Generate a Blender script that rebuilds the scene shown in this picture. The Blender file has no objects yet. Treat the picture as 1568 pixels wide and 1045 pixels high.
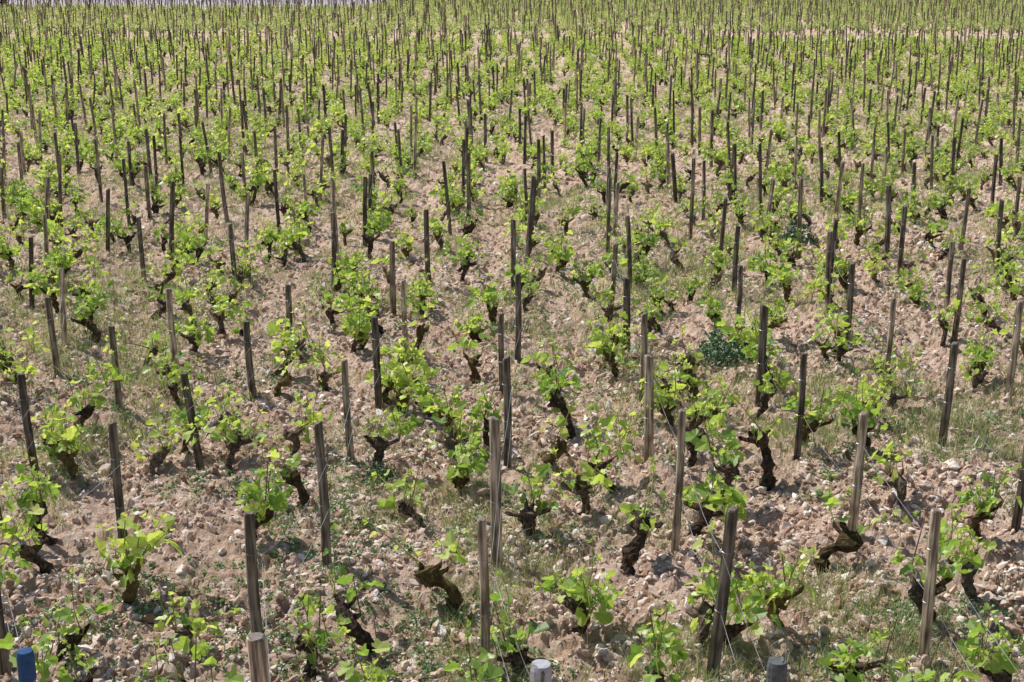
import bpy, math, random
import numpy as np
from mathutils import Vector, Matrix, Euler
random.seed(7); rng=np.random.default_rng(11)
scene=bpy.context.scene
scene.view_settings.view_transform='Standard'
scene.view_settings.look='None'
scene.view_settings.exposure=0

# ------------------------------------------------------------------ noise
def _h(ix,iy,s):
    n=(ix.astype(np.int64)*374761393+iy.astype(np.int64)*668265263+s*1274126177)&0xffffffff
    n=((n^(n>>13))*1274126177)&0xffffffff
    n=n^(n>>16)
    return (n&0xffff)/65535.0
def vn(x,y,s=0):
    x=np.asarray(x,dtype=float);y=np.asarray(y,dtype=float)
    ix=np.floor(x);iy=np.floor(y);fx=x-ix;fy=y-iy
    fx=fx*fx*(3-2*fx);fy=fy*fy*(3-2*fy)
    a=_h(ix,iy,s);b=_h(ix+1,iy,s);c=_h(ix,iy+1,s);d=_h(ix+1,iy+1,s)
    return (a*(1-fx)+b*fx)*(1-fy)+(c*(1-fx)+d*fx)*fy
def sm(a,b,x):
    t=np.clip((x-a)/(b-a),0,1);return t*t*(3-2*t)
FIELD_END=62.0; FAR_START=67.0
def rough(x,y):
    r=sm(66.8,67.6,y)+1-sm(62.0,63.0,y)
    return np.clip(r,0.06,1)
def height(x,y,fine=True):
    x=np.asarray(x,dtype=float);y=np.asarray(y,dtype=float)
    z=0.10*(vn(x/5,y/5,1)-.5)+0.06*(vn(x/1.3,y/1.3,2)-.5)
    # soil slightly heaped under the rows
    z=z+0.02*np.cos((x+.22)/0.955*2*np.pi)
    if fine:
        c,s_=.8,.6
        xr=x*c-y*s_;yr=x*s_+y*c
        f=0.060*(vn(xr/.42,yr/.42,3)-.5)
        f=f+0.068*np.abs(vn(x/.17,y/.17,4)-.5)*1.5
        f=f+0.060*np.abs(vn(xr/.080,yr/.080,5)-.5)*1.6
        f=f+0.040*(vn(x/.036,y/.036,6)-.5)
        z=z+f*rough(x,y)
    z=z+0.010*np.clip(y-180,0,230)+0.05*np.clip(y-300,0,600)
    return z

def new_mesh(name,verts,faces_idx,loop_tot,mats,mat_idx=None,tint=None,smooth=False):
    me=bpy.data.meshes.new(name)
    verts=np.asarray(verts,dtype=np.float32)
    faces_idx=np.asarray(faces_idx,dtype=np.int32);loop_tot=np.asarray(loop_tot,dtype=np.int32)
    me.vertices.add(len(verts));me.vertices.foreach_set('co',verts.ravel())
    me.loops.add(len(faces_idx));me.loops.foreach_set('vertex_index',faces_idx)
    me.polygons.add(len(loop_tot))
    st=np.concatenate([[0],np.cumsum(loop_tot)[:-1]]).astype(np.int32)
    me.polygons.foreach_set('loop_start',st)
    for m in mats: me.materials.append(m)
    if mat_idx is not None: me.polygons.foreach_set('material_index',np.asarray(mat_idx,dtype=np.int32))
    me.update(calc_edges=True)
    if tint is not None:
        a=me.attributes.new('tint','FLOAT','POINT');a.data.foreach_set('value',np.asarray(tint,dtype=np.float32))
    me.polygons.foreach_set('use_smooth',np.full(len(loop_tot),smooth))
    me.validate()
    return me

class MB:
    def __init__(s): s.v=[];s.f=[];s.n=[];s.m=[];s.t=[];s.c=0
    def add(s,v,faces,mat,tint=0.5):
        v=np.asarray(v);s.v.append(v)
        for f in faces:
            s.f.extend([i+s.c for i in f]);s.n.append(len(f));s.m.append(mat)
        s.t.extend([tint]*len(v));s.c+=len(v)
    def mesh(s,name,mats,smooth=False):
        return new_mesh(name,np.concatenate(s.v),s.f,s.n,mats,s.m,s.t,smooth)
    def tube(s,pts,rad,k,mat,tint=.5,noise=0.0,cap=True):
        pts=[np.array(p,dtype=float) for p in pts];n=len(pts);V=[];F=[]
        ridge=[1+noise*(random.random()-.5)*1.6 for _ in range(k)]
        for i,p in enumerate(pts):
            d=pts[min(i+1,n-1)]-pts[max(i-1,0)];d=d/(np.linalg.norm(d)+1e-9)
            a=np.cross(d,[0.13,1,0.07]);a/=np.linalg.norm(a)+1e-9;b=np.cross(d,a)
            tw=i*.35 if noise>.2 else 0
            for j in range(k):
                t=2*math.pi*j/k+tw
                r=rad[i]*(ridge[j]+noise*(random.random()-.5)*1.2)
                V.append(p+r*(math.cos(t)*a+math.sin(t)*b))
        for i in range(n-1):
            for j in range(k):
                j2=(j+1)%k
                F.append((i*k+j,i*k+j2,(i+1)*k+j2,(i+1)*k+j))
        if cap:
            F.append(tuple((n-1)*k+j for j in range(k)))
        s.add(V,F,mat,tint)

# ------------------------------------------------------------------ materials
def mat(name):
    m=bpy.data.materials.new(name);m.use_nodes=True
    nt=m.node_tree;nt.nodes.clear()
    return m,nt,nt.nodes,nt.links
def N(ns,t,**k):
    n=ns.new(t)
    for a,b in k.items():
        if hasattr(n,a): setattr(n,a,b)
        else: n.inputs[a].default_value=b
    return n
def ramp(ns,stops):
    r=ns.new('ShaderNodeValToRGB');e=r.color_ramp.elements
    while len(e)<len(stops): e.new(.5)
    for i,(p,c) in enumerate(stops): e[i].position=p;e[i].color=(*c,1)
    return r

def leaf_mat(name,cols,transl=.42):
    m,nt,ns,l=mat(name)
    at=N(ns,'ShaderNodeAttribute',attribute_name='tint')
    oi=N(ns,'ShaderNodeObjectInfo')
    mm=N(ns,'ShaderNodeMath',operation='MULTIPLY_ADD');mm.inputs[1].default_value=.4;mm.inputs[2].default_value=-.2
    l.new(oi.outputs['Random'],mm.inputs[0])
    ad=N(ns,'ShaderNodeMath',operation='ADD');l.new(at.outputs['Fac'],ad.inputs[0]);l.new(mm.outputs[0],ad.inputs[1])
    r=ramp(ns,cols);l.new(ad.outputs[0],r.inputs[0])
    tc=N(ns,'ShaderNodeTexCoord');nz=N(ns,'ShaderNodeTexNoise');nz.inputs['Scale'].default_value=45
    l.new(tc.outputs['Object'],nz.inputs['Vector'])
    hs=N(ns,'ShaderNodeHueSaturation');l.new(r.outputs[0],hs.inputs['Color'])
    mr=N(ns,'ShaderNodeMapRange');mr.inputs['To Min'].default_value=.72;mr.inputs['To Max'].default_value=1.25
    l.new(nz.outputs['Fac'],mr.inputs['Value']);l.new(mr.outputs[0],hs.inputs['Value'])
    b=N(ns,'ShaderNodeBsdfPrincipled');b.inputs['Roughness'].default_value=.40
    b.inputs['Specular IOR Level'].default_value=.5
    l.new(hs.outputs[0],b.inputs['Base Color'])
    t=N(ns,'ShaderNodeBsdfTranslucent')
    mx2=N(ns,'ShaderNodeMixRGB',blend_type='MULTIPLY');mx2.inputs[0].default_value=1;mx2.inputs[2].default_value=(1.6,1.55,.75,1)
    l.new(hs.outputs[0],mx2.inputs[1]);l.new(mx2.outputs[0],t.inputs['Color'])
    ms=N(ns,'ShaderNodeMixShader');ms.inputs[0].default_value=transl
    l.new(b.outputs[0],ms.inputs[1]);l.new(t.outputs[0],ms.inputs[2])
    o=N(ns,'ShaderNodeOutputMaterial');l.new(ms.outputs[0],o.inputs[0])
    return m
M_leaf=leaf_mat('vine_leaf',[(0,(.09,.18,.04)),(.35,(.22,.36,.08)),(.7,(.39,.52,.13)),(1,(.57,.64,.23))],.48)
M_leaf_hazed=leaf_mat('vine_leaf_hazed_plot',[(0,(.17,.25,.10)),(.5,(.33,.43,.17)),(1,(.52,.58,.30))],.42)  # distance haze worked into the leaf colours: paler, greyer green
M_grass=leaf_mat('grass_blade',[(0,(.12,.18,.07)),(.5,(.26,.32,.15)),(.8,(.43,.45,.27)),(1,(.60,.55,.41))],.3)
M_weed=leaf_mat('weed_leaf',[(0,(.05,.11,.035)),(.5,(.13,.23,.08)),(1,(.26,.36,.16))],.25)
M_bluegreen=leaf_mat('thistle_leaf',[(0,(.04,.10,.055)),(1,(.13,.23,.12))],.15)
M_treeleaf=leaf_mat('tree_leaf',[(0,(.02,.05,.012)),(1,(.07,.13,.03))],.2)

def rock_like(name,stops,scale,bump,bscale,rand=.25,coord='Object',spec=.15):
    m,nt,ns,l=mat(name)
    tc=N(ns,'ShaderNodeTexCoord')
    n1=N(ns,'ShaderNodeTexNoise');n1.inputs['Scale'].default_value=scale;n1.inputs['Detail'].default_value=8;n1.inputs['Roughness'].default_value=.65
    l.new(tc.outputs[coord],n1.inputs['Vector'])
    oi=N(ns,'ShaderNodeObjectInfo')
    mm=N(ns,'ShaderNodeMath',operation='MULTIPLY_ADD');mm.inputs[1].default_value=rand;mm.inputs[2].default_value=-rand/2
    l.new(oi.outputs['Random'],mm.inputs[0])
    ad=N(ns,'ShaderNodeMath',operation='ADD');l.new(n1.outputs['Fac'],ad.inputs[0]);l.new(mm.outputs[0],ad.inputs[1])
    r=ramp(ns,stops);l.new(ad.outputs[0],r.inputs[0])
    b=N(ns,'ShaderNodeBsdfPrincipled');b.inputs['Roughness'].default_value=.95;b.inputs['Specular IOR Level'].default_value=spec
    l.new(r.outputs[0],b.inputs['Base Color'])
    n2=N(ns,'ShaderNodeTexNoise');n2.inputs['Scale'].default_value=bscale;n2.inputs['Detail'].default_value=6;n2.inputs['Roughness'].default_value=.7
    l.new(tc.outputs[coord],n2.inputs['Vector'])
    bp=N(ns,'ShaderNodeBump');bp.inputs['Strength'].default_value=bump;bp.inputs['Distance'].default_value=.02
    l.new(n2.outputs['Fac'],bp.inputs['Height']);l.new(bp.outputs[0],b.inputs['Normal'])
    o=N(ns,'ShaderNodeOutputMaterial');l.new(b.outputs[0],o.inputs[0])
    return m
M_clod=rock_like('soil_clod',[(.15,(.34,.21,.145)),(.38,(.58,.42,.32)),(.60,(.74,.585,.475)),(.78,(.81,.69,.59)),(.92,(.89,.83,.76))],3,.5,10,.8)
M_bark=rock_like('vine_bark',[(.3,(.028,.02,.015)),(.48,(.085,.058,.042)),(.66,(.25,.195,.15))],45,1.0,90,.2)
M_moss=rock_like('mossy_bark',[(.3,(.035,.024,.014)),(.5,(.12,.085,.035)),(.7,(.25,.20,.08))],30,1.0,90,.2)
M_cane=rock_like('vine_cane',[(.3,(.15,.08,.045)),(.7,(.32,.21,.13))],20,.3,60,.2)
M_shoot=rock_like('green_shoot',[(.3,(.18,.24,.05)),(.7,(.32,.33,.09))],20,.1,60,.2)

def wood_mat():
    m,nt,ns,l=mat('weathered_wood')
    tc=N(ns,'ShaderNodeTexCoord')
    mp=N(ns,'ShaderNodeMapping');mp.inputs['Scale'].default_value=(60,60,3.5)
    l.new(tc.outputs['Object'],mp.inputs[0])
    oi=N(ns,'ShaderNodeObjectInfo')
    n1=N(ns,'ShaderNodeTexNoise');n1.inputs['Scale'].default_value=1;n1.inputs['Detail'].default_value=6
    l.new(mp.outputs[0],n1.inputs['Vector'])
    n3=N(ns,'ShaderNodeTexNoise');n3.inputs['Scale'].default_value=7;l.new(tc.outputs['Object'],n3.inputs['Vector'])
    a1=N(ns,'ShaderNodeMath',operation='MULTIPLY_ADD');a1.inputs[1].default_value=.5;l.new(n3.outputs['Fac'],a1.inputs[0]);l.new(n1.outputs['Fac'],a1.inputs[2])
    r=ramp(ns,[(.52,(.03,.025,.02)),(.70,(.125,.105,.085)),(.90,(.36,.32,.27))]);l.new(a1.outputs[0],r.inputs[0])
    r2=ramp(ns,[(0,(.45,.42,.40)),(.5,(.90,.84,.77)),(.75,(1.4,1.28,1.12)),(1,(2.3,2.05,1.8))]);l.new(oi.outputs['Random'],r2.inputs[0])
    mx=N(ns,'ShaderNodeMixRGB',blend_type='MULTIPLY');mx.inputs[0].default_value=1
    l.new(r.outputs[0],mx.inputs[1]);l.new(r2.outputs[0],mx.inputs[2])
    b=N(ns,'ShaderNodeBsdfPrincipled');b.inputs['Roughness'].default_value=.8;b.inputs['Specular IOR Level'].default_value=.2
    l.new(mx.outputs[0],b.inputs['Base Color'])
    bp=N(ns,'ShaderNodeBump');bp.inputs['Strength'].default_value=.9;bp.inputs['Distance'].default_value=.005
    l.new(n1.outputs['Fac'],bp.inputs['Height']);l.new(bp.outputs[0],b.inputs['Normal'])
    o=N(ns,'ShaderNodeOutputMaterial');l.new(b.outputs[0],o.inputs[0])
    return m
M_wood=wood_mat()
M_end=rock_like('wood_end_grain',[(.3,(.10,.085,.07)),(.7,(.26,.23,.20))],60,.4,80,.3)
M_blue=rock_like('blue_paint',[(.3,(.02,.06,.15)),(.7,(.05,.11,.24))],60,.2,60,.1,spec=.3)
M_grey=rock_like('pale_concrete',[(.3,(.34,.34,.35)),(.7,(.52,.52,.54))],50,.3,60,.1)
def metal():
    m,nt,ns,l=mat('galvanised_wire')
    b=N(ns,'ShaderNodeBsdfPrincipled');b.inputs['Metallic'].default_value=.7;b.inputs['Roughness'].default_value=.42
    tc=N(ns,'ShaderNodeTexCoord');n=N(ns,'ShaderNodeTexNoise');n.inputs['Scale'].default_value=3;l.new(tc.outputs['Object'],n.inputs[0])
    r=ramp(ns,[(.35,(.20,.19,.18)),(.65,(.55,.56,.59))]);l.new(n.outputs['Fac'],r.inputs[0]);l.new(r.outputs[0],b.inputs['Base Color'])
    o=N(ns,'ShaderNodeOutputMaterial');l.new(b.outputs[0],o.inputs[0]);return m
M_wire=metal()
M_cap=rock_like('rusted_cap',[(.3,(.06,.065,.06)),(.7,(.18,.19,.19))],50,.2,60,.1,spec=.5)

def soil_mat():
    m,nt,ns,l=mat('clay_limestone_soil')
    tc=N(ns,'ShaderNodeTexCoord')
    def nz(sc,d=8,ro=.6):
        n=N(ns,'ShaderNodeTexNoise');n.inputs['Scale'].default_value=sc;n.inputs['Detail'].default_value=d;n.inputs['Roughness'].default_value=ro
        l.new(tc.outputs['Object'],n.inputs['Vector']);return n
    a=nz(14,10,.75);r=ramp(ns,[(.3,(.30,.18,.12)),(.43,(.56,.39,.29)),(.55,(.73,.57,.455)),(.68,(.85,.76,.67))])
    l.new(a.outputs['Fac'],r.inputs[0])
    b_=nz(.5,4);r2=ramp(ns,[(.3,(.92,.85,.80)),(.7,(1.08,1.07,1.06))]);l.new(b_.outputs['Fac'],r2.inputs[0])
    mx=N(ns,'ShaderNodeMixRGB',blend_type='MULTIPLY');mx.inputs[0].default_value=1
    l.new(r.outputs[0],mx.inputs[1]);l.new(r2.outputs[0],mx.inputs[2])
    # mask attribute: 'tint' 0 soil, .5 path, 1 pale far plot
    at=N(ns,'ShaderNodeAttribute',attribute_name='tint')
    r3=ramp(ns,[(0,(.4,.3,.2)),(.5,(.62,.53,.43)),(1,(.52,.46,.48))]);l.new(at.outputs['Fac'],r3.inputs[0])
    mk=N(ns,'ShaderNodeMapRange');mk.inputs['From Max'].default_value=.4;l.new(at.outputs['Fac'],mk.inputs['Value'])
    mx2=N(ns,'ShaderNodeMixRGB');l.new(mk.outputs[0],mx2.inputs[0]);l.new(mx.outputs[0],mx2.inputs[1]);l.new(r3.outputs[0],mx2.inputs[2])
    # sparse green film of seedlings
    g=nz(1.1,6,.7);rg=ramp(ns,[(.50,(0,0,0)),(.72,(.4,.4,.4))]);l.new(g.outputs['Fac'],rg.inputs[0])
    inv=N(ns,'ShaderNodeMath',operation='SUBTRACT');inv.inputs[0].default_value=1;l.new(mk.outputs[0],inv.inputs[1])
    gm=N(ns,'ShaderNodeMath',operation='MULTIPLY');l.new(rg.outputs[0],gm.inputs[0]);l.new(inv.outputs[0],gm.inputs[1])
    mx3=N(ns,'ShaderNodeMixRGB');mx3.inputs[2].default_value=(.36,.37,.20,1);l.new(gm.outputs[0],mx3.inputs[0]);l.new(mx2.outputs[0],mx3.inputs[1])
    b=N(ns,'ShaderNodeBsdfPrincipled');b.inputs['Roughness'].default_value=.95;b.inputs['Specular IOR Level'].default_value=.1
    l.new(mx3.outputs[0],b.inputs['Base Color'])
    c=nz(40,8,.75)
    bp=N(ns,'ShaderNodeBump');bp.inputs['Strength'].default_value=1;bp.inputs['Distance'].default_value=.035
    l.new(c.outputs['Fac'],bp.inputs['Height']);l.new(bp.outputs[0],b.inputs['Normal'])
    o=N(ns,'ShaderNodeOutputMaterial');l.new(b.outputs[0],o.inputs[0]);return m
M_soil=soil_mat()

# ------------------------------------------------------------------ ground sheet
R=1150;C=640
ys=2.3*np.exp(np.linspace(0,math.log(900/2.3),R))
ys=np.concatenate([[-60,-20,-5,0,1.5],ys])
u=np.linspace(-1,1,C)
out=np.array([1.15,1.6,3,8])
Y=np.repeat(ys[:,None],C+8,axis=1)
hw=np.where(ys>0,ys*.55+1.2,1.2)
X=np.concatenate([-out[::-1],u,out])[None,:]*hw[:,None]
ex=np.concatenate([-out[::-1],np.zeros(C),out])
X=X+np.sign(ex)[None,:]*np.where(np.abs(ex)>2,1,0)[None,:]*(np.abs(ex)-2)[None,:]*12
Z=height(X,Y)
nR,nC=X.shape
V=np.stack([X,Y,Z],-1).reshape(-1,3)
ii=np.arange(nR*nC).reshape(nR,nC)
F=np.stack([ii[:-1,:-1],ii[:-1,1:],ii[1:,1:],ii[1:,:-1]],-1).reshape(-1)
tint=np.zeros((nR,nC))
path=sm(62.3,63.2,Y)*(1-sm(66.3,67.0,Y))*sm(7,12,X)
tint=np.maximum(tint,path*.5)
pale=sm(110,112,Y)*(1-sm(-17,-13,X))
tint=np.maximum(tint,pale)
g=bpy.data.objects.new('ground',new_mesh('ground',V,F,np.full((nR-1)*(nC-1),4),[M_soil],None,tint.ravel(),False))
scene.collection.objects.link(g)

# ------------------------------------------------------------------ leaves / vines
def leaf_outline():
    key=[(0,.16),(.35,.62),(.62,.80),(.95,.62),(1.2,.92),(1.55,1.0),(1.95,.72),(2.25,.70),(2.6,1.08),(math.pi,1.22)]
    full=list(key)+[(2*math.pi-t,r) for t,r in key[-2:0:-1]]
    return np.array([(-r*math.sin(t)*.5,-r*math.cos(t)*.5+.06,0) for t,r in full])
LO=leaf_outline()
LOW=LO[[0,2,5,7,9,11,13,16]]
def add_leaf(mb,pos,nrm,dirv,size,tint,mat=0,low=False):
    o=(LOW if low else LO)*size
    o=o.copy()
    if not low: o[:,:2]*= (1+(rng.random((len(o),1))-.5)*.16)
    fold=.15+.6*random.random();cup=random.uniform(-.6,1.1)
    o[:,2]=np.abs(o[:,0])*fold-(o[:,1]**2+o[:,0]**2)/size*cup
    d=np.array(dirv,float);n=np.array(nrm,float);n/=np.linalg.norm(n)+1e-9
    d=d-n*np.dot(d,n);d/=np.linalg.norm(d)+1e-9;x=np.cross(d,n)
    o[:,1]+=size*.5
    P=o[:,:1]*x+o[:,1:2]*d+o[:,2:3]*n+np.array(pos)
    c=np.array(pos)+d*size*.5
    k=len(P)
    mb.add(np.vstack([P,c]),[(i,(i+1)%k,k) for i in range(k)],mat,tint)

def rv(s=1): return np.array([random.gauss(0,s),random.gauss(0,s),random.gauss(0,s)])
def shoot(mb,base,dirv,length,nl,ls,low=False,young=0.0):
    p=np.array(base,float);d=np.array(dirv,float);d/=np.linalg.norm(d)
    steps=max(nl,3);pts=[p.copy()]
    ang=random.random()*6.28
    for i in range(steps):
        d=d+rv(.13)+np.array([0,0,.05]);d/=np.linalg.norm(d)
        p=p+d*length/steps;pts.append(p.copy())
        ang+=2.6+random.uniform(-.4,.4)
        t=(i+1)/steps
        sz=ls*(.6+.75*math.sin(math.pi*min(1,(.15+t*.85)))**.8)*random.uniform(.7,1.2)
        sz*= (1-.3*t)
        side=np.array([math.cos(ang),math.sin(ang),random.uniform(-.15,.7)])
        pet=p+side*sz*.4
        nr=np.array([0,0,.6])+side*.45+rv(.6)
        add_leaf(mb,pet,nr,side+np.array([0,0,random.uniform(-.7,.5)]),sz,min(1,max(0,.42+.32*t+young+random.gauss(0,.18))),0,low)
        if not low:
            mb.tube([p,pet],[.0012,.001],3,2,.6,cap=False)
    mb.tube(pts,[.0035*(1-.6*i/len(pts)) for i in range(len(pts))],4 if not low else 3,2,.5,cap=False)
    for _ in range(2):
        add_leaf(mb,pts[-1],rv(1)+np.array([0,0,.5]),d+rv(.3),ls*.45,min(1,.85+random.gauss(0,.1)),0,low)

def vine(name,seed,leafy=1.0,h=.27,arm=0,low=False,moss=False,scale=1.0,thick=1.0,leafmat=None,up=0.0,gnarl=1.0):
    random.seed(seed);mb=MB()
    n=13 if not low else 4
    lean=np.array([random.uniform(-.4,.4),random.uniform(-.6,.6)])*gnarl
    pts=[];ph=random.random()*6;rad=[]
    f1=random.uniform(4,7.5);f2=random.uniform(3.5,6)
    knots=[random.random() for _ in range(3)]
    for i in range(n):
        t=i/(n-1)
        amp=(.25+t*.9)*gnarl
        w=np.array([math.sin(ph+t*f1)*.030,math.cos(ph*1.7+t*f2)*.034])*amp
        pts.append([lean[0]*h*t+w[0],lean[1]*h*t+w[1],-.06+(h+.06)*t])
        r=(.018+.014*(1-t)**3+ (.017*math.exp(-((t-.88)/.12)**2)))*thick
        for kn in knots: r+=.010*thick*math.exp(-((t-kn)/.07)**2)
        rad.append(r*random.uniform(.75,1.2))
    pts.append([pts[-1][0]+random.uniform(-.02,.02),pts[-1][1]+random.uniform(-.02,.02),pts[-1][2]+.02]);rad.append(.007)
    bm_=4 if moss else 1
    mb.tube(pts,rad,10 if not low else 5,bm_,.5,noise=.26 if not low else .1)
    head=np.array(pts[-3])
    spurs=[]
    for i in range(random.randint(3,5)):
        a=random.random()*6.28;L=random.uniform(.03,.12)
        e=head+np.array([math.cos(a)*L,math.sin(a)*L*1.2,random.uniform(-.01,.08)])
        mid=(head+e)/2+np.array([random.uniform(-.012,.012),random.uniform(-.012,.012),-.012])
        mb.tube([head,mid,e-(e-mid)*.3+rv(.005),e],[.017,.013,.012,.006],6 if not low else 4,bm_,.5,noise=.25)
        spurs.append(e)
    ends=list(spurs)
    if arm:
        s=1 if random.random()<.5 else -1;L=random.uniform(.2,.42);pp=[head]
        for i in range(1,7):
            t=i/6;pp.append(head+np.array([random.uniform(-.015,.015),s*L*t,.10*math.sin(t*2.4)+random.uniform(-.01,.01)]))
            if i>1: ends.append(pp[-1])
        mb.tube(pp,[.009,.006,.005,.005,.005,.004,.003],5,3,.5,noise=.1)
    ns_=max(2,int(round(random.uniform(6,9)*leafy)))
    for i in range(ns_):
        b=random.choice(ends)
        if random.random()<.12: b=np.array(random.choice(pts[len(pts)//2:]))
        d=np.array([random.gauss(0,.40-.1*up),random.gauss(0,.48-.1*up),random.uniform(.35,1.1)+up*.3])
        L=random.uniform(.06,.24)*scale
        if i==0: L=.30*scale
        shoot(mb,b,d,L,random.randint(4,7),random.uniform(.048,.082)*scale,low,young=random.uniform(-.22,.22))
    if random.random()<.6 and not low:
        b=random.choice(ends);mb.tube([b,b+np.array([random.uniform(-.1,.1),random.uniform(-.1,.1),.25])],[.004,.002],4,3,.5)
    return mb.mesh(name,[leafmat or M_leaf,M_bark,M_shoot,M_cane,M_moss],False)

vine_full=[vine('vine_full_%d'%i,100+i,.60+.22*(i%3),h=.13+.025*(i%5),arm=int(i%3==1),moss=(i%6==5),up=.6) for i in range(18)]
vine_sparse=[vine('vine_sparse_%d'%i,200+i,.30,h=.16+.025*i,arm=0,moss=(i%2==0),thick=1.2,gnarl=1.5) for i in range(6)]
vine_low=[vine('vine_low_%d'%i,300+i,.85,h=.17,arm=i%2,low=True,scale=1.12) for i in range(8)]
vine_far=[vine('vine_far_%d'%i,400+i,1.1,h=.22,arm=1,low=True,scale=1.3,leafmat=M_leaf_hazed) for i in range(6)]

# ------------------------------------------------------------------ stakes
def stake(name,seed,H=.80,r=.0255,square=False,top=None,low=False):
    random.seed(seed);mb=MB();k=10 if not low else 6
    n=9 if not low else 3
    bx,by=random.uniform(-.012,.012),random.uniform(-.012,.012)
    zs=[-.12+(H+.12)*i/(n-1) for i in range(n)]
    V=[];F=[]
    prof=[1+random.uniform(-.09,.09) for _ in range(k)]
    if square:
        prof=[1.18 if (j%(k/4))<1 else .96 for j in range(k)]
    zs=zs+[H+.004];
    slant=random.uniform(-.5,.5)
    for i,z in enumerate(zs):
        t=max(0,z/H)
        rr=r*(1.06-.10*t)
        if i==len(zs)-2: zz=z-.004
        else: zz=z
        if i==len(zs)-1: rr*=.86
        cx=bx*math.sin(t*3);cy=by*math.sin(t*2.4)
        for j in range(k):
            a=2*math.pi*j/k
            q=rr*prof[j]*(1+random.uniform(-.04,.04))
            x=cx+q*math.cos(a);y=cy+q*math.sin(a)
            V.append((x,y,zz+(slant*(x-cx)+random.uniform(-.003,.003) if i>=len(zs)-2 else 0)))
    for i in range(len(zs)-1):
        for j in range(k):
            F.append((i*k+j,i*k+(j+1)%k,(i+1)*k+(j+1)%k,(i+1)*k+j))
    mb.add(V,F,0)
    tf=tuple(range((len(zs)-1)*k,len(zs)*k))
    mb.f.extend(tf);mb.n.append(k);mb.m.append(1)
    mats=[M_wood,M_end]
    if top is not None:
        mats=[M_wood,top,top];V2=[];F2=[]
        kk=14;prof2=[(H-.10,1.0),(H-.10,1.16),(H-.01,1.16),(H+.008,1.04),(H+.010,.6)]
        for z,q in prof2:
            for j in range(kk):
                a=6.2832*j/kk;V2.append((r*q*math.cos(a)*1.05,r*q*math.sin(a)*1.05,z))
        for i in range(len(prof2)-1):
            for j in range(kk): F2.append((i*kk+j,i*kk+(j+1)%kk,(i+1)*kk+(j+1)%kk,(i+1)*kk+j))
        F2.append(tuple(range((len(prof2)-1)*kk,len(prof2)*kk)))
        mb.add(V2,F2,1)
    if not low and top is None:
        for z in (.36,.62):
            ring=[(r*1.1*math.cos(a),r*1.1*math.sin(a),z+.004*math.sin(a)) for a in np.linspace(0,6.2832,12)]
            mb.tube(ring,[.0013]*12,4,2,.5,cap=False)
        mats=[M_wood,M_end,M_wire]
    return mb.mesh(name,mats,False)
stakes=[stake('stake_%d'%i,500+i,r=.0215+.0015*(i%4),square=(i%3==1)) for i in range(8)]
stakes_low=[stake('stake_low_%d'%i,600+i,r=.023,low=True) for i in range(4)]

T=[(-.25,5.56,-.02,1.0),(.76,5.53,.07,1.07),(1.73,5.65,0,.98),(-1.26,5.56,-.02,1.03),(-2.43,5.56,-.02,.98),
(-2.19,6.63,-.03,1.02),(-1.14,6.70,-.03,1.0),(-.24,6.78,-.01,1.04),(.72,6.90,.02,1.04),(1.72,7.11,.03,.93),(2.66,7.22,.03,.9),
(-3.16,7.98,-.05,.86),(-2.15,8.09,-.10,.85),(-1.22,8.26,-.04,.87),(-.22,8.20,-.01,.92),(.68,8.26,-.02,.9),(1.63,8.32,.01,.9),(2.64,8.63,.03,.9),
(-3.04,9.32,-.02,.8),(-2.09,9.44,-.04,.8),(-1.17,9.32,-.02,.85),(-.29,9.62,-.02,.8),(.72,9.5,0,.86),(1.57,9.5,0,.95),(2.52,9.75,.04,.93),(3.39,9.62,.04,.98),
(-3.83,10.3,-.03,.83),(-2.91,10.4,-.03,.85),(-2.1,10.94,.01,.72),(-1.12,10.84,-.02,.78),(-.2,10.5,0,.95),(.69,10.9,-.02,.8),(1.65,11.35,.02,.79),(2.52,11.04,0,.9),(3.47,11.25,.03,.9)]
cams_near=[(-.97,4.29,-.02,1.10,'thick'),(.815,4.29,.0,1.0,'metal'),(0.0,4.29,0,1.02,'grey'),(-1.80,4.29,0,1.02,'blue')]
def place(name,me,x,y,rot=(0,0,0),s=(1,1,1),dz=0):
    o=bpy.data.objects.new(name,me)
    o.location=(x,y,float(height(x,y,False))+dz+.015);o.rotation_euler=rot;o.scale=s
    scene.collection.objects.link(o);return o
allst=[]
random.seed(3)
for i,(x,y,lx,hf) in enumerate(T):
    place('wooden_stake',stakes[i%8],x,y,(random.uniform(-.03,.03),lx,0),(1,1,hf));allst.append((x,y,hf))
sp={'thick':stake('stake_thick',701,r=.036),'metal':stake('stake_metal_capped',702,r=.029,top=M_cap),
    'grey':stake('stake_pale_capped',703,r=.031,square=True,top=M_grey),'blue':stake('stake_blue_painted',704,r=.025,top=M_blue)}
nm={'thick':'wooden_stake','metal':'metal_capped_stake','grey':'pale_capped_stake','blue':'blue_capped_stake'}
for x,y,lx,hf,kd in cams_near:
    place(nm[kd],sp[kd],x,y,(0,lx,0),(1,1,hf));allst.append((x,y,hf))
DX=.955;DY=1.27
def bend(x,y):   # rows are planted by hand and wander a little
    return float((vn(y/9.,x/6.,71)-.5)*.9*sm(11,30,y))
gridpts=[]
for k in range(-46,47):
    bx=-.22+DX*k
    off=random.uniform(-.3,.3)
    for j in range(-2,46):
        y=5.56+DY*j+off*(1 if j>4 else .3)+random.uniform(-.2,.2)+ (.06*abs(k) if j<=8 else 0)
        x=bx+random.gauss(0,.10)+bend(bx,y)
        if y>FIELD_END-.3 or y<3.2: continue
        if abs(x)>.48*y+2.5: continue
        if any(abs(x-a)<.5 and abs(y-b)<.62 for a,b,_ in allst): continue
        if y<11.8 and -3.9<x<3.7 and abs(x)<.38*y : continue
        if random.random()<.06: continue
        gridpts.append((x,y,k))
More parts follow.
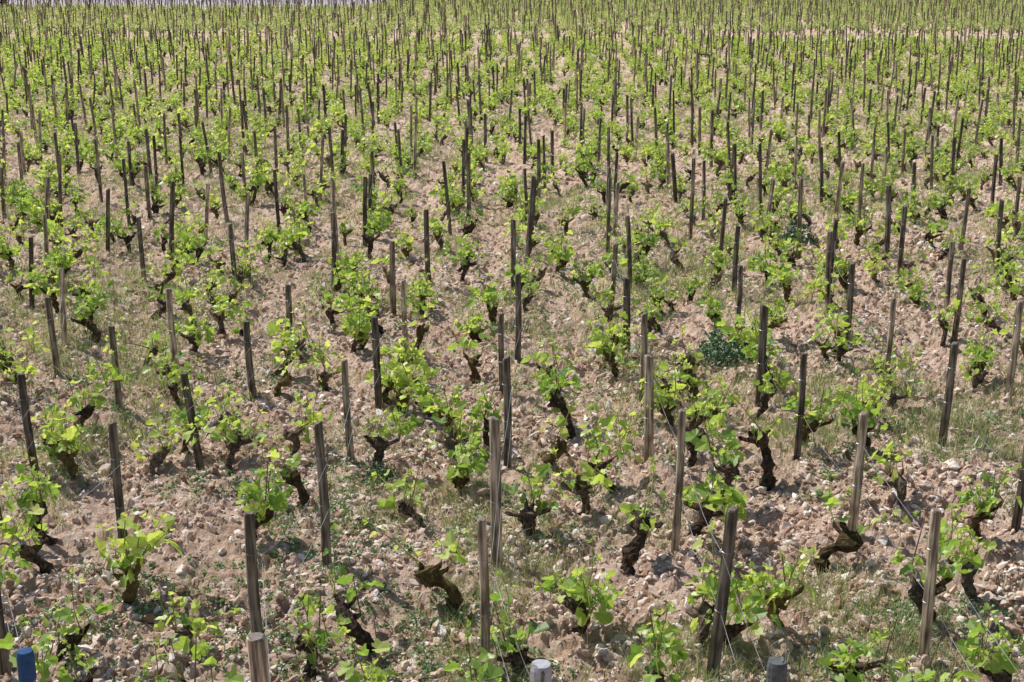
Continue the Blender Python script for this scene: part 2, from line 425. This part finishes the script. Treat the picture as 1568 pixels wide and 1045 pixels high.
near=[p for p in gridpts if p[1]<14]
farp=[p for p in gridpts if p[1]>=14]
for x,y,k in near:
    hf=random.uniform(.8,1.0)
    place('wooden_stake',random.choice(stakes),x,y,(random.gauss(0,.035),random.gauss(0,.035),random.random()*6),(1,1,hf))

# ------------------------------------------------------------------ instancer
def instancer(name,protos,pts,rots,scales,idx):
    coll=bpy.data.collections.new(name+'_parts')
    for i,me in enumerate(protos):
        o=bpy.data.objects.new('%s_part_%02d'%(name,i),me);coll.objects.link(o)
    me=bpy.data.meshes.new(name);n=len(pts)
    me.vertices.add(n);me.vertices.foreach_set('co',np.asarray(pts,dtype=np.float32).ravel())
    a=me.attributes.new('rot','FLOAT_VECTOR','POINT');a.data.foreach_set('vector',np.asarray(rots,dtype=np.float32).ravel())
    a=me.attributes.new('scl','FLOAT_VECTOR','POINT');a.data.foreach_set('vector',np.asarray(scales,dtype=np.float32).ravel())
    a=me.attributes.new('idx','INT','POINT');a.data.foreach_set('value',np.asarray(idx,dtype=np.int32))
    ob=bpy.data.objects.new(name,me);scene.collection.objects.link(ob)
    ng=bpy.data.node_groups.new(name,'GeometryNodeTree')
    ng.interface.new_socket('Geometry',in_out='INPUT',socket_type='NodeSocketGeometry')
    ng.interface.new_socket('Geometry',in_out='OUTPUT',socket_type='NodeSocketGeometry')
    gi=ng.nodes.new('NodeGroupInput');go=ng.nodes.new('NodeGroupOutput')
    ci=ng.nodes.new('GeometryNodeCollectionInfo');ci.inputs['Collection'].default_value=coll
    ci.inputs['Separate Children'].default_value=True;ci.inputs['Reset Children'].default_value=True
    ip=ng.nodes.new('GeometryNodeInstanceOnPoints');ip.inputs['Pick Instance'].default_value=True
    def na(nm_,t):
        q=ng.nodes.new('GeometryNodeInputNamedAttribute');q.data_type=t;q.inputs['Name'].default_value=nm_;return q.outputs['Attribute']
    L=ng.links
    L.new(gi.outputs[0],ip.inputs['Points']);L.new(ci.outputs[0],ip.inputs['Instance'])
    L.new(na('idx','INT'),ip.inputs['Instance Index']);L.new(na('rot','FLOAT_VECTOR'),ip.inputs['Rotation']);L.new(na('scl','FLOAT_VECTOR'),ip.inputs['Scale'])
    L.new(ip.outputs[0],go.inputs[0])
    md=ob.modifiers.new('scatter','NODES');md.node_group=ng
    return ob

P=np.array([(x,y,0) for x,y,k in farp]);P[:,2]=height(P[:,0],P[:,1],False)+.01
n=len(P)
sc=np.ones((n,3));sc[:,2]=rng.uniform(.82,1.2,n);sc[:,:2]=rng.uniform(.9,1.2,(n,1))
rt=np.stack([rng.normal(0,.05,n),rng.normal(0,.05,n),rng.uniform(0,6.28,n)],-1)
instancer('vineyard_stakes',stakes_low,P,rt,sc,rng.integers(0,4,n))

# ------------------------------------------------------------------ grapevines
VT=[(-1.75,5.83,'f'),(-.81,5.93,'s'),(-.47,6.3,'s'),(-.09,5.62,'f'),(.16,6.1,'f'),(.48,6.65,'s'),(.88,5.83,'f'),(1.19,6.24,'f'),(1.5,6.7,'s'),
(1.85,6.0,'f'),(2.2,6.35,'f'),(-1.05,5.65,'f'),(-2.2,5.6,'f'),(-2.0,6.2,'f'),(-.62,5.35,'f'),(.42,5.3,'f'),(.68,5.75,'f'),(.22,7.6,'f'),(-.72,7.4,'f'),(-.5,7.8,'f'),
(-1.42,7.7,'s'),(-.08,7.2,'f'),(.85,7.2,'f'),(1.42,8.0,'s'),(2.1,7.6,'f'),(1.75,8.6,'f'),(.45,7.9,'f'),(1.12,7.65,'f'),(-1.05,8.2,'f'),(-1.62,8.5,'f'),
(-2.45,8.05,'f'),(-2.95,8.0,'f'),(-3.2,8.9,'f'),(-2.75,7.1,'f'),(-1.65,7.15,'f'),(-1.95,8.1,'f'),(-2.25,8.95,'f'),(-.98,9.3,'f'),(-1.6,9.9,'f'),(-.8,9.15,'f'),
(.43,10.4,'s'),(1.1,9.9,'s'),(2.25,10.7,'s'),(2.45,7.2,'f'),(2.6,6.5,'f'),(1.3,5.3,'f'),(2.0,5.2,'f'),(-1.5,5.2,'f'),(-.25,4.9,'f'),(2.1,8.6,'f'),(-2.6,6.6,'f'),(-.3,8.5,'f'),(.2,8.9,'f'),(.95,8.7,'f'),(1.25,9.1,'f')]
random.seed(21)
for i,(x,y,kd) in enumerate(VT):
    me=(vine_full[(i*5)%18] if kd=='f' else vine_sparse[i%6])
    s=random.uniform(.95,1.2)
    place('grapevine',me,x,y,(random.gauss(0,.08),random.gauss(0,.08),random.choice([0,math.pi])+random.gauss(0,.5)),(s,s,s))
Pn=[]
for k in range(-46,47):
    bx=-.22+DX*k
    y=3.2+random.random()*.6
    while y<FIELD_END-.3:
        y+=(random.uniform(.30,.56) if y<28 else random.uniform(.34,.66)) if y>9 else random.uniform(.42,.72)
        x=bx+random.gauss(0,.24)+bend(bx,y)
        if abs(x)>.48*y+2.5: continue
        if y<9.2 and abs(x)<.42*y and any((x-a)**2+(y-b)**2<.30**2 for a,b,_ in VT): continue
        if y<9.2 and abs(x)<.42*y and random.random()<.74: continue
        if random.random()<.08: continue
        Pn.append((x,y))
Pn=np.array(Pn)
nearm=Pn[:,1]<11
for x,y in Pn[nearm]:
    me=random.choice(vine_full if random.random()<.82 else vine_sparse);s=random.uniform(.85,1.1)
    place('grapevine',me,x,y,(random.gauss(0,.08),random.gauss(0,.08),random.choice([0,math.pi])+random.gauss(0,.5)),(s,s,s))
Q=Pn[~nearm]
def scat(name,protos,xy,smin,smax,idx=None,tilt=.1,rough_z=False,dz=0.,zrot=None,zs=None):
    n=len(xy);P=np.zeros((n,3));P[:,:2]=xy;P[:,2]=height(xy[:,0],xy[:,1],rough_z)+dz
    s=rng.uniform(smin,smax,(n,1))*np.ones((1,3))
    if zs is not None: s[:,2]*=rng.uniform(zs[0],zs[1],n)
    rt=np.stack([rng.normal(0,tilt,n),rng.normal(0,tilt,n),rng.uniform(0,6.28,n) if zrot is None else zrot],-1)
    return instancer(name,protos,P,rt,s,rng.integers(0,len(protos),n) if idx is None else idx)
zr=rng.choice([0,math.pi],len(Q))+rng.normal(0,.5,len(Q))
prot=vine_full+vine_sparse[:2]+vine_low
idx=np.where(Q[:,1]<22,rng.integers(0,20,len(Q)),rng.integers(20,28,len(Q)))
scat('vineyard_grapevines',prot,Q,.75,1.2,idx,.08,dz=.01,zrot=zr)

# ------------------------------------------------------------------ second plot beyond the path
pts=[];st=[]
sk_=math.tan(math.radians(24))     # this plot is planted askew to the first
for k in range(-190,130):
    y=FAR_START-3.6+random.random()*.4
    j=0
    while y<190:
        y+=random.uniform(.85,1.05)*(1 if y<130 else 1.4);j+=1
        bx=1.0*k+(y-67)*sk_
        if y<67 and bx>8: continue
        if abs(bx)>.48*y+3: continue
        if bx<-14 and y>109: continue
        pts.append((bx+random.gauss(0,.22),y))
        if j%2==0 and random.random()<.95: st.append((bx+random.gauss(0,.15),y+.3))
pts=np.array(pts);st=np.array(st)
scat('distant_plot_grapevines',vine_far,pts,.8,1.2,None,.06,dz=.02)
scat('distant_plot_stakes',stakes_low,st,1.0,1.3,None,.03,dz=.01)
st2=[]
for k in range(-90,-14):
    y=112
    while y<170:
        y+=1.5
        st2.append((k+random.gauss(0,.1)+(y-112)*.2,y+random.random()*.4))
scat('bare_plot_stakes',stakes_low,np.array(st2),.9,1.1,None,.03)

# ------------------------------------------------------------------ clods
def clod(name,seed,flat=.7):
    r=np.random.default_rng(seed)
    import bmesh
    bm=bmesh.new();bmesh.ops.create_icosphere(bm,subdivisions=2,radius=.5)
    ctr=r.normal(0,1,(8,3));ctr/=np.linalg.norm(ctr,axis=1)[:,None];dd=r.uniform(.15,.40,8)
    for v in bm.verts:
        p=np.array(v.co)
        for c,d in zip(ctr,dd):
            q=p@c
            if q>d: p=p-c*(q-d)*.9
        p=p*(1+r.uniform(-.15,.15))
        v.co=(p[0],p[1]*.85,p[2]*flat)
    me=bpy.data.meshes.new(name);bm.to_mesh(me);bm.free();me.materials.append(M_clod);return me
clods=[clod('clod_%d'%i,i,.5+.09*(i%5)) for i in range(12)]
def fan(n,y0,y1,pw=1.0,w=.43,extra=1.0):
    uu=rng.random(n);y=y0*(y1/y0)**(uu**pw)
    x=rng.uniform(-1,1,n)*(w*y+extra)
    return np.stack([x,y],-1)
def clod_scatter(name,n,y0,y1,smin,smax,pw=1.,ex=3.):
    xy=fan(n,y0,y1,pw);P=np.zeros((n,3));P[:,:2]=xy
    dens=vn(xy[:,0]/.5,xy[:,1]/.5,31)*.6+vn(xy[:,0]/.16,xy[:,1]/.16,33)*.4
    keep=dens>.2+rng.random(n)*.5;P=P[keep];n=len(P)
    s0=smin*(smax/smin)**(rng.random(n)**ex)
    P[:,2]=height(P[:,0],P[:,1],True)+s0*.05
    s=s0[:,None]*np.stack([rng.uniform(.7,1.5,n),rng.uniform(.7,1.2,n),rng.uniform(.7,1.2,n)],-1)
    rt=np.stack([rng.normal(0,.6,n),rng.normal(0,.6,n),rng.uniform(0,6.28,n)],-1)
    instancer(name,clods,P,rt,s,rng.integers(0,12,n))
clod_scatter('soil_clods',200000,3.8,16,.013,.080,ex=2.8)
clod_scatter('soil_clods_mid_field',60000,14,62,.03,.11,.8,2.)

# ------------------------------------------------------------------ grass & weeds
def tuft(name,seed,nb,h,spread,w):
    random.seed(seed);mb=MB()
    for i in range(nb):
        a=random.random()*6.28;r=random.random()*spread
        b=np.array([r*math.cos(a),r*math.sin(a),-.01]);hh=h*random.uniform(.4,1.2)
        o=np.array([random.gauss(0,.5),random.gauss(0,.5),0])*hh
        sd=np.array([-math.sin(a),math.cos(a),0])*w
        m_=b+o*.35+np.array([0,0,hh*.6]);t=b+o+np.array([0,0,hh])
        mb.add([b-sd,b+sd,m_+sd*.7,m_-sd*.7,t],[(0,1,2,3),(3,2,4)],0,min(1,max(0,random.gauss(.55,.28))))
    return mb.mesh(name,[M_grass])
def weed(name,seed,nl,size,h,m_):
    random.seed(seed);mb=MB()
    for i in range(nl):
        a=random.random()*6.28;t=random.random()
        d=np.array([math.cos(a),math.sin(a),random.uniform(.1,.8)])
        add_leaf(mb,np.array([math.cos(a)*size*t,math.sin(a)*size*t,h*(1-t*.6)*random.random()]),np.array([0,0,1])+rv(.4),d,size*random.uniform(.3,.7),min(1,max(0,random.gauss(.5,.2))),0,True)
    return mb.mesh(name,[m_])
tufts=[tuft('tuft_%d'%i,800+i,11+i,.055+.012*i,.07+.012*i,.0018+.0002*i) for i in range(6)]
weeds=[weed('weed_%d'%i,850+i,12+2*i,.05,.04,M_weed) for i in range(5)]
def masked(n,y0,y1,seed,thr,scl=1.4,pw=1.):
    xy=fan(n,y0,y1,pw)
    m_=vn(xy[:,0]/scl,xy[:,1]/scl,seed)*.6+vn(xy[:,0]/.35,xy[:,1]/.35,seed+1)*.4
    rowp=.06*np.cos((xy[:,0]+.22)/DX*2*np.pi)
    return xy[(m_+rowp)>thr+rng.normal(0,.08,len(xy))]
scat('grass_tufts',tufts,masked(24000,4,10,41,.62,.8),.4,.95,None,.2,True)
scat('grass_tufts_mid_field',tufts,masked(75000,8.2,62,43,.48,1.6,.65),.5,1.3,None,.2,True)
scat('ground_weeds',weeds,masked(24000,4,40,47,.57,.7),.3,.95,None,.2,True,.005)
random.seed(5)
mb=MB()
for i in range(620):
    a=random.random()*6.28;r=random.random()**.6;z=(1-r*r)*.24*random.random()
    p=np.array([math.cos(a)*r*.20,math.sin(a)*r*.2,z+.01])
    add_leaf(mb,p,rv(1)+np.array([0,0,.8]),np.array([math.cos(a),math.sin(a),.8]),random.uniform(.018,.045),random.random(),0,True)
tm=mb.mesh('thistle',[M_bluegreen])
for x,y,s in [(1.45,10.7,1.2),(-1.0,7.95,.6),(2.9,15.5,1.1)]:
    place('thistle_clump',tm,x,y,(0,0,random.random()*6),(s,s,s))

# ------------------------------------------------------------------ trellis wire
cu=bpy.data.curves.new('trellis_wires','CURVE');cu.dimensions='3D';cu.bevel_depth=.0012;cu.bevel_resolution=1
allpts=[(x,y,h) for x,y,h in allst]+[(x,y,.9) for x,y,k in gridpts if y<30]
rows={}
for x,y,h in allpts:
    k=round((x+.22)/DX);rows.setdefault(k,[]).append((y,x,h))
random.seed(33)
for k,lst in rows.items():
    lst.sort()
    for zh in (.36,.62):
        pp=[]
        for (y0,x0,h0),(y1,x1,h1) in zip(lst[:-1],lst[1:]):
            if y1-y0>3.5 or y1-y0<.3: continue
            sag=random.uniform(.01,.08)
            for t in np.linspace(0,1,6)[:-1]:
                x=x0*(1-t)+x1*t+.026;y=y0*(1-t)+y1*t
                z0=float(height(x0,y0,False))+zh*h0;z1=float(height(x1,y1,False))+zh*h1
                pp.append((x,y,z0*(1-t)+z1*t-sag*4*t*(1-t)))
        if len(pp)<3: continue
        spn=cu.splines.new('POLY');spn.points.add(len(pp)-1)
        for i,p in enumerate(pp): spn.points[i].co=(*p,1)
cu.materials.append(M_wire)
scene.collection.objects.link(bpy.data.objects.new('trellis_wires',cu))

# ------------------------------------------------------------------ far trees (left horizon)
def tree(name,seed,H):
    random.seed(seed);mb=MB()
    tr=[(0,0,-.3),(.1,0,H*.25),(.05,.1,H*.5),(0,0,H*.8)]
    mb.tube(tr,[.22,.17,.12,.05],8,1,.5,noise=.1)
    for i in range(16):
        a=random.random()*6.28;r=random.uniform(.1,.42)*H;z=random.uniform(.12,.92)*H
        r*=math.sin(min(1,max(.15,1-abs(z/H-.5)))*1.57)
        c=np.array([r*math.cos(a),r*math.sin(a),z])
        mb.tube([(0,0,H*.2),tuple(c*.6+np.array([0,0,H*.1])),tuple(c)],[.09,.05,.02],5,1,.5,noise=.1)
        br=random.uniform(.14,.24)*H
        for _ in range(170):
            d=rv(1);d/=np.linalg.norm(d);p=c+d*br*random.uniform(.6,1.05)
            if p[2]<.05: continue
            add_leaf(mb,p,d+rv(.5),rv(1),random.uniform(.16,.3),random.random(),0,True)
    return mb.mesh(name,[M_treeleaf,M_bark])
tms=[tree('tree_%d'%i,900+i,3.6+.7*i) for i in range(3)]
random.seed(9)
for i in range(17):
    x=-80+i*2.4;y=108+random.uniform(-1,1.5)
    s=random.uniform(.8,1.2)
    place('hedgerow_tree',tms[i%3],x,y,(0,0,random.random()*6),(s,s,s*.9))

# ------------------------------------------------------------------ light, sky, camera
EL=math.radians(54);sx,sy=-.80,.60
d=Vector((-sx*math.cos(EL),-sy*math.cos(EL),-math.sin(EL)))
sl=bpy.data.lights.new('sun','SUN');sl.energy=5.0;sl.angle=math.radians(.5);sl.color=(1,.97,.92)
so=bpy.data.objects.new('sun',sl);so.rotation_euler=d.to_track_quat('-Z','Y').to_euler();scene.collection.objects.link(so)
w=bpy.data.worlds.new('World');scene.world=w;w.use_nodes=True;nt=w.node_tree;nt.nodes.clear()
sk=nt.nodes.new('ShaderNodeTexSky');sk.sky_type='NISHITA';sk.sun_disc=False;sk.sun_elevation=EL;sk.sun_rotation=math.atan2(sx,sy)
bg=nt.nodes.new('ShaderNodeBackground');bg.inputs[1].default_value=.10
wo=nt.nodes.new('ShaderNodeOutputWorld');nt.links.new(sk.outputs[0],bg.inputs[0]);nt.links.new(bg.outputs[0],wo.inputs[0])
cam=bpy.data.cameras.new('camera');cam.sensor_width=36;cam.lens=48.2;cam.clip_end=3000
co=bpy.data.objects.new('camera',cam);co.location=(0,0,3.11);co.rotation_euler=(math.radians(90-15.2),0,math.radians(1.34))
scene.collection.objects.link(co);scene.camera=co
